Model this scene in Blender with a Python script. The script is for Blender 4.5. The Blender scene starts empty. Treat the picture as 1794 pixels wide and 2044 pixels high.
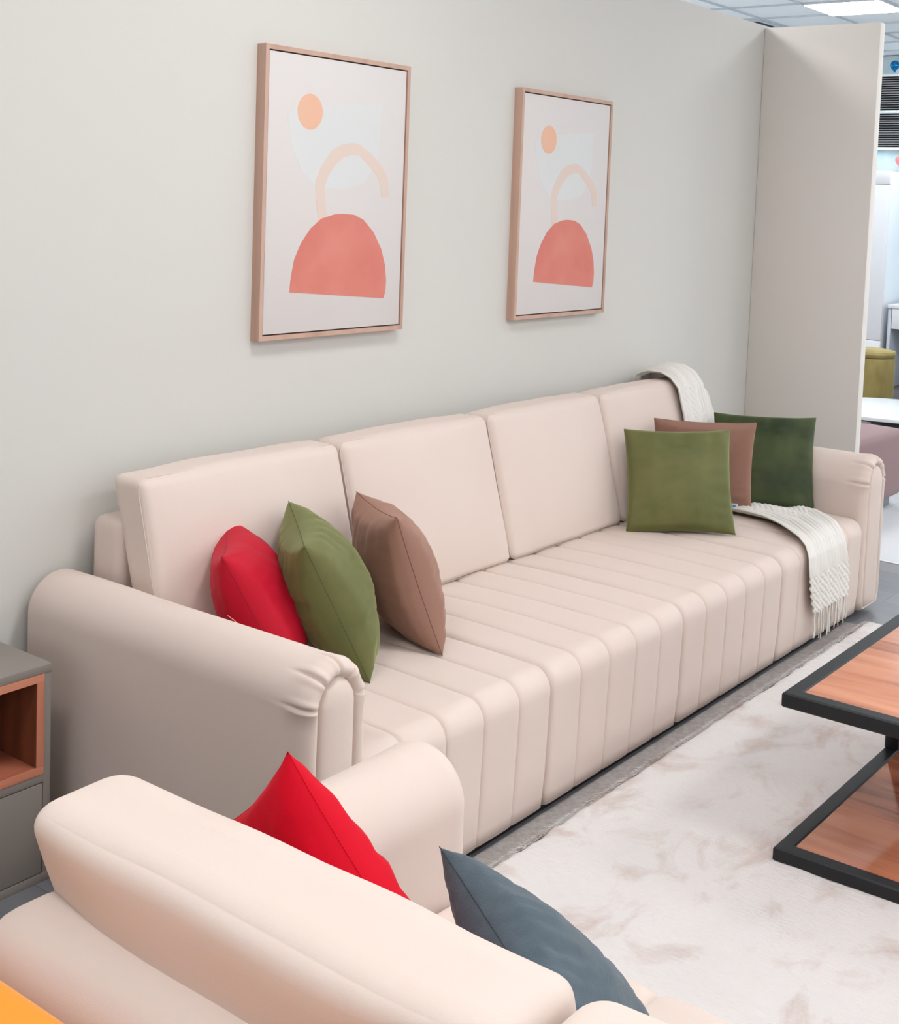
import bpy, bmesh, math, random
import numpy as np
from mathutils import Vector, Matrix, noise
random.seed(7)
S = bpy.context.scene
COL = S.collection

# ------------------------------------------------------------------ camera
F_PX, CX, CY = 2595.08, 897.0, 597.23
RM = [[0.61081994, -0.03764796, 0.79087397],
      [-0.79092891, -0.07502938, 0.60729075],
      [0.03647553, -0.99647038, -0.0756063]]
CAM = Vector((0, 0, 1.63))
cam_d = bpy.data.cameras.new('camera')
cam = bpy.data.objects.new('camera', cam_d); COL.objects.link(cam)
m = Matrix(((RM[0][0], -RM[0][1], -RM[0][2], CAM.x),
            (RM[1][0], -RM[1][1], -RM[1][2], CAM.y),
            (RM[2][0], -RM[2][1], -RM[2][2], CAM.z), (0, 0, 0, 1)))
cam.matrix_world = m
cam_d.sensor_fit = 'HORIZONTAL'; cam_d.sensor_width = 36
cam_d.lens = 36 * F_PX / 1794
cam_d.shift_y = -(1022 - CY) / 1794
cam_d.clip_start = 0.05
S.camera = cam

# ------------------------------------------------------------------ light and exposure
S.view_settings.view_transform = 'Standard'
S.view_settings.look = 'None'
S.view_settings.gamma = 1
S.view_settings.use_curve_mapping = False
S.view_settings.exposure = 0.22
PANEL_W = 25.0          # emission of the ceiling panels
WORLD_W = 0.95
w = bpy.data.worlds.new('world'); S.world = w; w.use_nodes = True
w.node_tree.nodes['Background'].inputs[0].default_value = (0.93, 0.96, 1.0, 1)
w.node_tree.nodes['Background'].inputs[1].default_value = WORLD_W

# ------------------------------------------------------------------ materials
def srgb(r, g, b):
    f = lambda c: (c / 255 / 12.92) if c / 255 <= 0.04045 else ((c / 255 + 0.055) / 1.055) ** 2.4
    return (f(r), f(g), f(b), 1)

def mat(name, rgb, rough=0.6, spec=0.5, metal=0, sheen=0, sheen_rough=0.4, sheen_tint=None,
        noise_amt=0, noise_scale=5, noise_rgb=None, bump=0, bump_scale=200, stretch=(1, 1, 1), coat=0, detail=4, ramp=(0.35, 0.7)):
    M = bpy.data.materials.new(name); M.use_nodes = True
    N = M.node_tree.nodes; L = M.node_tree.links; B = N['Principled BSDF']
    B.inputs['Base Color'].default_value = srgb(*rgb)
    B.inputs['Roughness'].default_value = rough
    B.inputs['Specular IOR Level'].default_value = spec
    B.inputs['Metallic'].default_value = metal
    B.inputs['Sheen Weight'].default_value = sheen
    B.inputs['Sheen Roughness'].default_value = sheen_rough
    if sheen_tint: B.inputs['Sheen Tint'].default_value = srgb(*sheen_tint)
    B.inputs['Coat Weight'].default_value = coat
    tc = N.new('ShaderNodeTexCoord'); mp = N.new('ShaderNodeMapping'); mp.inputs['Scale'].default_value = stretch
    L.new(tc.outputs['Object'], mp.inputs['Vector'])
    if noise_amt:
        n = N.new('ShaderNodeTexNoise'); n.inputs['Scale'].default_value = noise_scale; n.inputs['Detail'].default_value = detail
        L.new(mp.outputs[0], n.inputs['Vector'])
        cr = N.new('ShaderNodeMapRange'); cr.inputs[1].default_value = ramp[0]; cr.inputs[2].default_value = ramp[1]
        cr.inputs[4].default_value = noise_amt
        L.new(n.outputs['Fac'], cr.inputs[0])
        mx = N.new('ShaderNodeMix'); mx.data_type = 'RGBA'
        mx.inputs[6].default_value = srgb(*rgb); mx.inputs[7].default_value = srgb(*(noise_rgb or rgb))
        L.new(cr.outputs[0], mx.inputs[0]); L.new(mx.outputs[2], B.inputs['Base Color'])
    if bump:
        n2 = N.new('ShaderNodeTexNoise'); n2.inputs['Scale'].default_value = bump_scale; n2.inputs['Detail'].default_value = 3
        L.new(mp.outputs[0], n2.inputs['Vector'])
        bp = N.new('ShaderNodeBump'); bp.inputs['Strength'].default_value = bump; bp.inputs['Distance'].default_value = 0.002
        L.new(n2.outputs['Fac'], bp.inputs['Height']); L.new(bp.outputs[0], B.inputs['Normal'])
    return M

def wood(name, c1, c2, c3, axis, rough=0.35, scale=1.0, coat=0.0):
    """streaky wood, grain running along axis 0/1/2"""
    M = bpy.data.materials.new(name); M.use_nodes = True
    N = M.node_tree.nodes; L = M.node_tree.links; B = N['Principled BSDF']
    tc = N.new('ShaderNodeTexCoord'); mp = N.new('ShaderNodeMapping')
    s = [9 * scale] * 3; s[axis] = 0.9 * scale; mp.inputs['Scale'].default_value = s
    L.new(tc.outputs['Object'], mp.inputs['Vector'])
    n = N.new('ShaderNodeTexNoise'); n.inputs['Scale'].default_value = 1.6; n.inputs['Detail'].default_value = 5
    n.inputs['Distortion'].default_value = 0.8
    L.new(mp.outputs[0], n.inputs['Vector'])
    cr = N.new('ShaderNodeValToRGB'); e = cr.color_ramp.elements
    e[0].position = 0.32; e[0].color = srgb(*c1); e[1].position = 0.72; e[1].color = srgb(*c3)
    k = cr.color_ramp.elements.new(0.48); k.color = srgb(*c2)
    L.new(n.outputs['Fac'], cr.inputs[0]); L.new(cr.outputs[0], B.inputs['Base Color'])
    mp2 = N.new('ShaderNodeMapping'); s2 = [160 * scale] * 3; s2[axis] = 6 * scale; mp2.inputs['Scale'].default_value = s2
    L.new(tc.outputs['Object'], mp2.inputs['Vector'])
    n2 = N.new('ShaderNodeTexNoise'); n2.inputs['Scale'].default_value = 1.5
    L.new(mp2.outputs[0], n2.inputs['Vector'])
    bp = N.new('ShaderNodeBump'); bp.inputs['Strength'].default_value = 0.08; bp.inputs['Distance'].default_value = 0.001
    L.new(n2.outputs['Fac'], bp.inputs['Height']); L.new(bp.outputs[0], B.inputs['Normal'])
    B.inputs['Roughness'].default_value = rough; B.inputs['Coat Weight'].default_value = coat
    B.inputs['Coat Roughness'].default_value = 0.08
    return M

def emit(name, rgb, strength):
    M = bpy.data.materials.new(name); M.use_nodes = True
    B = M.node_tree.nodes['Principled BSDF']
    B.inputs['Base Color'].default_value = (0.9, 0.9, 0.9, 1)
    B.inputs['Emission Color'].default_value = srgb(*rgb); B.inputs['Emission Strength'].default_value = strength
    return M

M_WALL = mat('wall_paint', (205, 202, 195), 0.9, 0.2, bump=0.12, bump_scale=60)
M_PART = mat('partition_paint', (218, 211, 203), 0.9, 0.2, bump=0.12, bump_scale=60)
M_BEIGE = mat('beige_velvet', (212, 195, 184), 0.75, 0.25, sheen=0.25, sheen_rough=0.5, sheen_tint=(240, 225, 215),
              bump=0.12, bump_scale=800, stretch=(1, 1, .5), noise_amt=0.35, noise_scale=3, noise_rgb=(208, 189, 177))
M_BLACKFOOT = mat('black_plastic', (18, 18, 18), 0.6)
M_FRAMEWOOD = wood('beech_wood', (178, 142, 124), (188, 153, 134), (194, 160, 142), 2, 0.5)
M_CANVAS = mat('canvas', (209, 203, 199), 0.7, 0.2)
M_BOWL = mat('paint_cool_white', (208, 208, 206), 0.7, 0.2)
M_SUN = mat('paint_apricot', (222, 174, 147), 0.7, 0.2, noise_amt=0.6, noise_scale=9, noise_rgb=(222, 180, 154))
M_ARCH = mat('paint_pale_peach', (214, 195, 183), 0.7, 0.2)
M_DOME = mat('paint_coral', (210, 132, 118), 0.7, 0.2, noise_amt=1, noise_scale=5, noise_rgb=(202, 114, 102), detail=6)
M_GAP = mat('dark_gap', (70, 45, 38), 0.8)
M_RED = mat('red_velvet', (186, 8, 38), 0.65, 0.25, sheen=0.35, sheen_rough=0.35, sheen_tint=(240, 90, 110), bump=0.2, bump_scale=300)
M_RED2 = mat('bright_red_velvet', (198, 0, 30), 0.7, 0.15, sheen=0.12, sheen_rough=0.35, sheen_tint=(250, 90, 100), bump=0.2, bump_scale=300)
M_OLIVE = mat('olive_velvet', (104, 104, 60), 0.62, 0.3, sheen=0.7, sheen_rough=0.35, sheen_tint=(190, 200, 150), bump=0.2, bump_scale=300,
              noise_amt=0.8, noise_scale=7, noise_rgb=(86, 90, 48))
M_OLIVE_D = mat('dark_olive_velvet', (66, 76, 40), 0.62, 0.3, sheen=0.45, sheen_rough=0.35, sheen_tint=(160, 175, 120), bump=0.2, bump_scale=300,
              noise_amt=1.0, noise_scale=6, noise_rgb=(36, 48, 22), detail=2)
M_BROWN = mat('mocha_velvet', (146, 108, 92), 0.65, 0.3, sheen=0.5, sheen_rough=0.35, sheen_tint=(210, 180, 165), bump=0.2, bump_scale=300)
M_GREY = mat('slate_linen', (76, 89, 97), 0.85, 0.2, sheen=0.2, bump=0.5, bump_scale=350, noise_amt=0.8, noise_scale=40, noise_rgb=(66, 78, 86))
M_REDSEAM = mat('dark_red_seam', (136, 4, 26), .8)  # seam lines in darker tones than the pillow covers
M_OLIVESEAM = mat('dark_olive_seam', (78, 80, 42), .8)
M_BROWNSEAM = mat('dark_brown_seam', (112, 78, 66), .8)
M_GREYSEAM = mat('dark_slate_seam', (48, 58, 66), .8)
M_KNIT = mat('cream_knit', (222, 217, 210), 0.9, 0.1, sheen=0.3, bump=0.35, bump_scale=500)
M_BLACKMETAL = mat('black_steel', (22, 23, 26), 0.5, 0.4, bump=0.1, bump_scale=300)
M_WALNUT = wood('walnut_veneer', (140, 84, 62), (196, 128, 98), (214, 150, 118), 1, 0.3, 0.9, coat=0.2)
M_WALNUT_G = wood('walnut_glossy', (134, 78, 56), (190, 118, 86), (210, 142, 108), 1, 0.14, 0.9, coat=0.6)
M_CABGREY = mat('taupe_laminate', (134, 126, 119), 0.55, 0.3)
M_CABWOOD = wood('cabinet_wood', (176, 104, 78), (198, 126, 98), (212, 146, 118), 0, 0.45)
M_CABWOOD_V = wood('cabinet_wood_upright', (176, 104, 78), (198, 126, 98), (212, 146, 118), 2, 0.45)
M_CABBACK = wood('cabinet_wood_shaded_back', (84, 44, 28), (100, 54, 34), (112, 64, 42), 2, 0.5)  # back panel wood darkened for the shade inside the niche
M_CABDARK = wood('cabinet_wood_shaded', (96, 50, 32), (116, 62, 38), (136, 78, 50), 2, 0.5)  # shade inside the niche painted into the lining wood
M_CABDARKH = wood('cabinet_wood_part_lit', (150, 84, 60), (168, 96, 70), (184, 112, 84), 0, 0.5)  # niche floor lining, painted lighter where light falls in
M_WHITE = mat('white_lacquer', (218, 220, 223), 0.4, 0.4)
M_DESKIN = mat('pale_grey_panel', (190, 196, 206), 0.5)
M_CEIL = mat('ceiling_tile', (244, 248, 250), 0.9, 0.2, bump=0.2, bump_scale=120)
M_GRID = mat('ceiling_grid', (196, 202, 207), 0.5)
M_LED = emit('led_diffuser', (250, 252, 255), PANEL_W)
M_DARK = mat('dark_slot', (20, 26, 30), 0.8)
M_OCHRE = mat('ochre_velvet', (150, 134, 82), 0.6, 0.3, sheen=0.7, sheen_rough=0.3, sheen_tint=(240, 220, 160), noise_amt=0.9, noise_scale=6, noise_rgb=(112, 96, 50), stretch=(1, 1, .5))
M_PINK = mat('dusty_pink_velvet', (130, 105, 105), 0.7, 0.2, sheen=0.25, sheen_tint=(220, 200, 200), bump=0.3, bump_scale=250)
M_PLINTH = mat('grey_plinth', (120, 124, 128), 0.5)
M_MARBLE = mat('white_marble', (214, 217, 218), 0.15, 0.5, noise_amt=0.5, noise_scale=3, noise_rgb=(205, 208, 212), ramp=(0.55, 0.6), detail=8)
M_TAN = mat('tan_leather', (190, 128, 60), 0.6)
M_ORANGE = mat('orange_fabric', (236, 146, 40), 0.8, 0.2, sheen=0.3, bump=0.2, bump_scale=300)
M_BLUEFOIL = mat('blue_foil', (0, 112, 170), 0.18, 0.6, metal=0.6)
M_PINKFOIL = mat('coral_balloon', (240, 130, 130), 0.3, 0.5)
M_RUG = None  # below

# ------------------------------------------------------------------ object helpers
def link(name, me, material=None, parent=None, smooth=True, sharp=40):
    o = bpy.data.objects.new(name, me); COL.objects.link(o)
    if material: me.materials.append(material)
    if smooth:
        me.polygons.foreach_set('use_smooth', [True] * len(me.polygons))
        if sharp: me.set_sharp_from_angle(angle=math.radians(sharp))
    if parent: o.parent = parent
    return o

def from_bm(name, bm, material, parent=None, smooth=True, sharp=40, recalc=True):
    if recalc: bmesh.ops.recalc_face_normals(bm, faces=bm.faces)
    me = bpy.data.meshes.new(name); bm.to_mesh(me); bm.free()
    return link(name, me, material, parent, smooth, sharp)

def tag(o, label, cat, group=None, kind=None):
    o['label'] = label; o['category'] = cat
    if group: o['group'] = group
    if kind: o['kind'] = kind
    return o

def thing(name, label, cat, loc=(0, 0, 0), rotz=0, group=None):
    o = bpy.data.objects.new(name, None); COL.objects.link(o)
    o.location = loc; o.rotation_euler = (0, 0, rotz); o.empty_display_size = 0.1
    return tag(o, label, cat, group)

def add_box(bm, lo, hi, bevel=0.0, seg=2):
    r = bmesh.ops.create_cube(bm, size=1)
    vs = r['verts']
    for v in vs:
        v.co = Vector([lo[i] + (v.co[i] + .5) * (hi[i] - lo[i]) for i in range(3)])
    if bevel:
        es = {e for v in vs for e in v.link_edges}
        bmesh.ops.bevel(bm, geom=list(es), offset=bevel, segments=seg, affect='EDGES', profile=.5)

def box(name, lo, hi, material, parent=None, bevel=0.002, seg=2):
    bm = bmesh.new(); add_box(bm, lo, hi, bevel, seg)
    return from_bm(name, bm, material, parent)

def structure(o):
    o['kind'] = 'structure'; return o

def grid_mesh(bm, P, closed_u=False, closed_v=False):
    """P[i][j] -> Vector; makes quads"""
    V = [[bm.verts.new(p) for p in row] for row in P]
    nu, nv = len(V), len(V[0])
    for i in range(nu if closed_u else nu - 1):
        for j in range(nv if closed_v else nv - 1):
            a, b = V[i][j], V[(i + 1) % nu][j]; c, d = V[(i + 1) % nu][(j + 1) % nv], V[i][(j + 1) % nv]
            try: bm.faces.new((a, b, c, d))
            except ValueError: pass
    return V

def tube(name, pts, r, material, parent=None, n=6, closed=False):
    bm = bmesh.new(); P = []
    N = len(pts)
    for i, p in enumerate(pts):
        a = pts[(i - 1) % N] if (closed or i > 0) else p
        b = pts[(i + 1) % N] if (closed or i < N - 1) else p
        t = (Vector(b) - Vector(a)).normalized()
        ref = Vector((0, 0, 1)) if abs(t.z) < .9 else Vector((1, 0, 0))
        u = t.cross(ref).normalized(); v = t.cross(u)
        P.append([Vector(p) + u * r * math.cos(2 * math.pi * k / n) + v * r * math.sin(2 * math.pi * k / n) for k in range(n)])
    V = grid_mesh(bm, P, closed_u=closed, closed_v=True)
    if not closed:
        bm.faces.new(V[0]); bm.faces.new(V[-1])
    return from_bm(name, bm, material, parent, sharp=0)

def puff_box(bm, size, r, puff=(0, 0, 0), n=16, xf=None, power=2, wob=0, seed=0):
    """rounded box centred on the origin, faces puffed outwards; xf maps each point"""
    hx, hy, hz = [s / 2 for s in size]
    def mp(a, b, c):
        p = Vector((a * hx, b * hy, c * hz))
        q = Vector((max(-hx + r, min(hx - r, p.x)), max(-hy + r, min(hy - r, p.y)), max(-hz + r, min(hz - r, p.z))))
        d = p - q
        if d.length > 1e-9: p = q + d.normalized() * r
        f = lambda t: 1 - abs(t) ** power
        p.x += a * puff[0] * f(b) * f(c) * (1 if abs(a) > .5 else 0) * abs(a)
        p.y += b * puff[1] * f(a) * f(c) * (1 if abs(b) > .5 else 0) * abs(b)
        p.z += c * puff[2] * f(a) * f(b) * (1 if abs(c) > .5 else 0) * abs(c)
        if wob:
            p += noise.noise_vector(p * 6 + Vector((seed, 0, 0))) * wob
        return xf(p) if xf else p
    # sample positions: dense near the rims
    def ts(h):
        k = max(2, int(5)); e = r / h
        out = [-1 + e * (1 - math.cos(math.pi / 2 * i / k)) for i in range(k)]
        mid = [-1 + e + (2 - 2 * e) * i / n for i in range(n + 1)]
        return out + mid + [-t for t in reversed(out)]
    # map cube surface with per-axis samples; spread the rim so the corner is evenly rounded
    tx, ty, tz = ts(hx), ts(hy), ts(hz)
    cache = {}
    def vert(i, j, k):
        key = (i, j, k)
        if key not in cache:
            cache[key] = bm.verts.new(mp(tx[i], ty[j], tz[k]))
        return cache[key]
    X, Y, Z = len(tx), len(ty), len(tz)
    for k in (0, Z - 1):
        for i in range(X - 1):
            for j in range(Y - 1): bm.faces.new((vert(i, j, k), vert(i + 1, j, k), vert(i + 1, j + 1, k), vert(i, j + 1, k)))
    for j in (0, Y - 1):
        for i in range(X - 1):
            for k in range(Z - 1): bm.faces.new((vert(i, j, k), vert(i + 1, j, k), vert(i + 1, j, k + 1), vert(i, j, k + 1)))
    for i in (0, X - 1):
        for j in range(Y - 1):
            for k in range(Z - 1): bm.faces.new((vert(i, j, k), vert(i, j + 1, k), vert(i, j + 1, k + 1), vert(i, j, k + 1)))

# ------------------------------------------------------------------ room shell
WY = 2.80; WTOP = 2.557; CZ = 3.21
def wood_floor(name, base, alt):
    M = bpy.data.materials.new(name); M.use_nodes = True
    N = M.node_tree.nodes; L = M.node_tree.links; B = N['Principled BSDF']
    tc = N.new('ShaderNodeTexCoord')
    br = N.new('ShaderNodeTexBrick'); br.inputs['Scale'].default_value = 1.0
    br.inputs['Brick Width'].default_value = 1.2; br.inputs['Row Height'].default_value = 0.16
    br.inputs['Mortar Size'].default_value = 0.002; br.inputs['Color1'].default_value = srgb(*base); br.inputs['Color2'].default_value = srgb(*alt)
    br.inputs['Mortar'].default_value = srgb(98, 98, 101)
    mp = N.new('ShaderNodeMapping'); mp.inputs['Rotation'].default_value = (0, 0, math.pi / 2)
    L.new(tc.outputs['Object'], mp.inputs[0]); L.new(mp.outputs[0], br.inputs['Vector'])
    n = N.new('ShaderNodeTexNoise'); n.inputs['Scale'].default_value = 3
    mp2 = N.new('ShaderNodeMapping'); mp2.inputs['Scale'].default_value = (6, 0.6, 1)
    L.new(tc.outputs['Object'], mp2.inputs[0]); L.new(mp2.outputs[0], n.inputs['Vector'])
    mx = N.new('ShaderNodeMix'); mx.data_type = 'RGBA'; mx.blend_type = 'MULTIPLY'; mx.inputs[0].default_value = .5
    L.new(br.outputs['Color'], mx.inputs[6]); L.new(n.outputs['Fac'], mx.inputs[7])
    gm = N.new('ShaderNodeMix'); gm.data_type = 'RGBA'; gm.blend_type = 'MIX'; gm.inputs[0].default_value = .5
    L.new(br.outputs['Color'], gm.inputs[6]); L.new(mx.outputs[2], gm.inputs[7])
    L.new(gm.outputs[2], B.inputs['Base Color']); B.inputs['Roughness'].default_value = 0.35
    return M
M_FLOOR = wood_floor('grey_laminate', (128, 128, 131), (112, 112, 116))
M_FLOOR2 = wood_floor('dark_laminate', (96, 90, 90), (82, 78, 80))
def tile_mat():
    M = bpy.data.materials.new('white_floor_tile'); M.use_nodes = True
    N = M.node_tree.nodes; L = M.node_tree.links; B = N['Principled BSDF']
    tc = N.new('ShaderNodeTexCoord'); br = N.new('ShaderNodeTexBrick'); br.offset = 0
    br.inputs['Scale'].default_value = 1; br.inputs['Brick Width'].default_value = .6; br.inputs['Row Height'].default_value = .6
    br.inputs['Mortar Size'].default_value = .002; br.inputs['Color1'].default_value = srgb(206, 208, 210); br.inputs['Color2'].default_value = srgb(209, 211, 213)
    br.inputs['Mortar'].default_value = srgb(190, 192, 195)
    L.new(tc.outputs['Object'], br.inputs['Vector']); L.new(br.outputs['Color'], B.inputs['Base Color']); B.inputs['Roughness'].default_value = .25
    return M
structure(box('floor', (-7.2, -5, -0.1), (6.08, 8, 0), M_FLOOR, bevel=0))
structure(box('floor_tiled', (6.10, -5, -0.1), (9.2, 8, 0.001), tile_mat(), bevel=0))
structure(box('trim_1', (6.08, -5, -0.1), (6.10, 8, 0.003), M_GRID, bevel=0))
structure(box('floor_dark', (9.2, -5, -0.1), (13.2, 8, 0), M_FLOOR2, bevel=0))
structure(box('wall_left', (-7.2, WY, 0), (6.21, WY + .06, WTOP), M_WALL, bevel=0))
structure(box('wall_partition', (6.15, 2.215, 0), (6.21, WY - .001, WTOP - .012), M_PART, bevel=0.002))

# mural wall far behind: pale blue sky with clouds
def mural():
    M = bpy.data.materials.new('sky_mural'); M.use_nodes = True
    N = M.node_tree.nodes; L = M.node_tree.links; B = N['Principled BSDF']
    tc = N.new('ShaderNodeTexCoord'); n = N.new('ShaderNodeTexNoise'); n.inputs['Scale'].default_value = 1.6; n.inputs['Detail'].default_value = 3
    L.new(tc.outputs['Object'], n.inputs['Vector'])
    cr = N.new('ShaderNodeValToRGB'); e = cr.color_ramp.elements
    e[0].position = .44; e[0].color = srgb(132, 184, 202); e[1].position = .56; e[1].color = srgb(190, 205, 209)
    L.new(n.outputs['Fac'], cr.inputs[0]); L.new(cr.outputs[0], B.inputs['Base Color']); B.inputs['Roughness'].default_value = .8
    return M
structure(box('wall_back', (12.9, -5, 0), (13.0, 8, CZ), mural(), bevel=0))

# ceiling: tiles between grid bars; LED panels and one slot vent take tile places
GX0, GY0 = 9.5, 4.04
structure(box('ceiling', (-7.2, -5, CZ + .01), (13.2, 8, CZ + .05), M_CEIL, bevel=0))
bm = bmesh.new()
x = GX0 - .6 * 27
while x < 13.0:
    add_box(bm, (x - .007, -5, CZ - .003), (x + .007, 8, CZ + .01)); x += .6
y = GY0 - .6 * 15
while y < 8:
    add_box(bm, (-7.2, y - .007, CZ - .0035), (13.0, y + .007, CZ + .0095)); y += .6
structure(from_bm('trim_2', bm, M_GRID))
panel_centres = []
for i in range(-4, 2):
    for j in range(-3, 2):
        panel_centres.append((9.8 + 2.4 * i - (0 if i < 1 else 0), 3.74 + 2.4 * j))
n_p = 0
for (px, py) in panel_centres:
    if px > 12.8 or px < -7 or (abs(px - 5.0) < .1 and abs(py - 1.34) < .1): continue
    t = thing('ceiling_light', 'square white LED panel set in the tiled ceiling beyond the partition' if abs(px - 9.8) < .1 and abs(py - 3.74) < .1
              else 'square white LED panel set in the tiled showroom ceiling', 'ceiling light', (px, py, CZ), group='LED ceiling panels')
    box('frame', (-.3, -.3, -.008), (.3, .3, .002), M_WHITE, t)
    bm = bmesh.new(); add_box(bm, (-.285, -.285, -.012), (.285, .285, -.0081))
    from_bm('diffuser', bm, M_LED, t, smooth=False)
# slot vent
t = thing('ceiling_vent', 'slot air vent with dark slits in the ceiling above the wall corner', 'vent', (10.39, 4.94, CZ))
box('frame', (-.29, -.29, -.01), (.29, .29, .0), M_GRID, t)
for k in range(4):
    box('slot', (-.24, -.25 + k * .085, -.014), (.1, -.215 + k * .085, -.0095), M_DARK, t, bevel=0)

# ------------------------------------------------------------------ sofa builder
ARM_TOP = .648
def arm_mesh(x0, x1, yb, yf, pleat=True):
    """upholstered arm: rounded top, padded front panel inside a rolled rim with radiating pleats"""
    bm = bmesh.new(); cx = (x0 + x1) / 2; hw = (x1 - x0) / 2
    NA = 120; zt = ARM_TOP; zc = zt - hw * 1.0; zb = .03
    def sect(off, y, bulge=0):
        pts = []
        w_ = hw - off; rr = max(w_, .004)
        # left side up
        nl = 14
        for i in range(nl):
            z = zb + off * .3 + (zc - zb - off * .3) * i / nl
            e = 1 - .35 * math.exp(-((z - zb) / .03) ** 2) * .05 / hw
            pts.append((-w_ * e, z, 180))
        for i in range(NA + 1):
            a = math.pi - math.pi * i / NA
            bl = .007 * math.sin(a) ** 2
            pts.append((rr * math.cos(a) * (1 + .03 * math.sin(a)), zc + (rr + bl) * math.sin(a), math.degrees(a)))
        for i in range(nl):
            z = zc - (zc - zb - off * .3) * (i + 1) / nl
            e = 1 - .35 * math.exp(-((z - zb) / .03) ** 2) * .05 / hw
            pts.append((w_ * e, z, 0))
        out = []
        for (px, pz, ang) in pts:
            out.append((px, y, pz, ang))
        return out
    pleats = (172, 128, 88, 52, 10)
    rings = []
    sp = [(.02, yb, 0), (.006, yb - .006, 0), (0, yb - .02, 0)]
    for i in range(1, 8): sp.append((0, yb - .02 + (yf + .12 - yb + .02) * i / 8, 0))
    sp += [(0, yf + .115, 0), (0, yf + .105, 0), (0, yf + .09, .05), (0, yf + .078, .2), (-.001, yf + .064, .55), (-.001, yf + .052, .8), (-.002, yf + .04, 1), (0, yf + .028, 1), (.004, yf + .016, 1), (.010, yf + .007, 1), (.018, yf + .002, 1), (.026, yf + .003, 1), (.032, yf + .008, .9), (.036, yf + .016, .6), (.0375, yf + .02, 0),
           (.039, yf + .014, 0), (.043, yf + .006, 0), (.052, yf + .001, 0), (.065, yf - .003, 0), (hw * .9, yf - .005, 0)]
    for off, y, pl in sp:
        row = []
        for (px, y_, pz, ang) in sect(min(off, hw * .93), y):
            d = 0
            if pl and 0 <= ang <= 180:
                for a0 in (pleats if pleat else ()):
                    d += math.exp(-((ang - a0) / 2.4) ** 2) * .0075 * pl - math.exp(-((ang - a0 - 7) / 5.0) ** 2) * .0022 * pl - math.exp(-((ang - a0 + 7) / 5.0) ** 2) * .0022 * pl
                if pz < zc + .001 and ang in (0, 180) : d = 0
            l = math.hypot(px, pz - zc) or 1
            nx, nz = (px / l, (pz - zc) / l) if pz >= zc else (math.copysign(1, px), 0)
            wob = noise.noise(Vector((px * 5, y * 4, pz * 5))) * .003
            row.append(Vector((cx + px - nx * (d - wob), y_ + d * (1.0 if y < yf + .03 else .3), pz - nz * (d - wob))))
        rings.append(row)
    V = grid_mesh(bm, rings, closed_v=True)
    bm.faces.new(V[0]); bm.faces.new(V[-1])
    return bm

def seat_mesh(x0, x1, nch, yf=1.80, yb=2.50, zt=.402):
    bm = bmesh.new()
    prof = []   # (y, z, ny, nz, weight)
    for i in range(10): prof.append((yf + .008 - .008 * i / 9, .03 + (zt - .058 - .03) * i / 9, -1, 0, min(1, .3 + i * .25)))
    R = .056
    for i in range(1, 12):
        a = math.pi / 2 * i / 12
        prof.append((yf + R - R * math.cos(a), zt - R + R * math.sin(a), -math.cos(a), math.sin(a), 1))
    for i in range(0, 16):
        s = i / 15
        prof.append((yf + R + (yb - yf - R) * s, zt + .006 * math.sin(math.pi * s), 0, 1, 1))
    tail = [(yb, .03), (yb, .03)]
    P = []; FS = [0, .012, .03, .055, .09, .14, .22, .33, .44, .56, .67, .78, .86, .91, .945, .97, .988]
    ts_ = [(q + f_) / nch for q in range(nch) for f_ in FS] + [1.0]
    for t in ts_:
        c = t * nch; f = c - math.floor(c + 1e-9)
        if t == 1.0: f = 1.0
        g = .55 * (1 - abs(2 * f - 1) ** 18) + .45 * (1 - abs(2 * f - 1) ** 3.5)
        edge = min(t, 1 - t) * (x1 - x0)
        e = 0 if edge > .02 else (1 - math.sqrt(max(0, 1 - (1 - edge / .02) ** 2)))
        row = []
        for (y, z, ny, nz, wt) in prof:
            h = .0115 * g * wt - .014 * e
            h += noise.noise(Vector((x0 + t * 3, y * 3, z * 3))) * .003
            rp = 1 + .3 * nz * (-ny) * 2
            row.append(Vector((x0 + (x1 - x0) * t, y + ny * h * rp, z + nz * h * rp)))
        row.append(Vector((x0 + (x1 - x0) * t, yb, .05))); row.append(Vector((x0 + (x1 - x0) * t, yf + .05, .045)))
        P.append(row)
    V = grid_mesh(bm, P, closed_v=True)
    bm.faces.new(V[0]); bm.faces.new(V[-1])
    return bm

def back_cushion(x0, x1, seed=0, fat=0.0, dz=0):
    """leaning padded slab; returns mesh"""
    bm = bmesh.new(); w_ = x1 - x0 - .006; cx = (x0 + x1) / 2
    z0, z1 = .415, .897 + dz; h = z1 - z0
    def xf(p):
        s = (p.z + h / 2) / h            # 0 bottom .. 1 top
        # y in [-1,1] scaled: half thickness varies
        yc = 2.495 + .142 * s
        th = (.052 + .012 * s) if True else 0
        y = yc + p.y / .055 * th + (fat * (p.y / .055 + 1) / 2 * (.55 + .45 * s) if p.y > -.055 else 0)
        crown = (.006 if not fat else 0) * (1 - (2 * p.x / w_) ** 2) * s
        return Vector((cx + p.x, y, z0 + h * s + crown))
    puff_box(bm, (w_, .11, h), .026 if not fat else .032, (0, .030, 0), n=18, xf=xf, power=2.4, wob=.004, seed=seed)
    return bm

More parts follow.
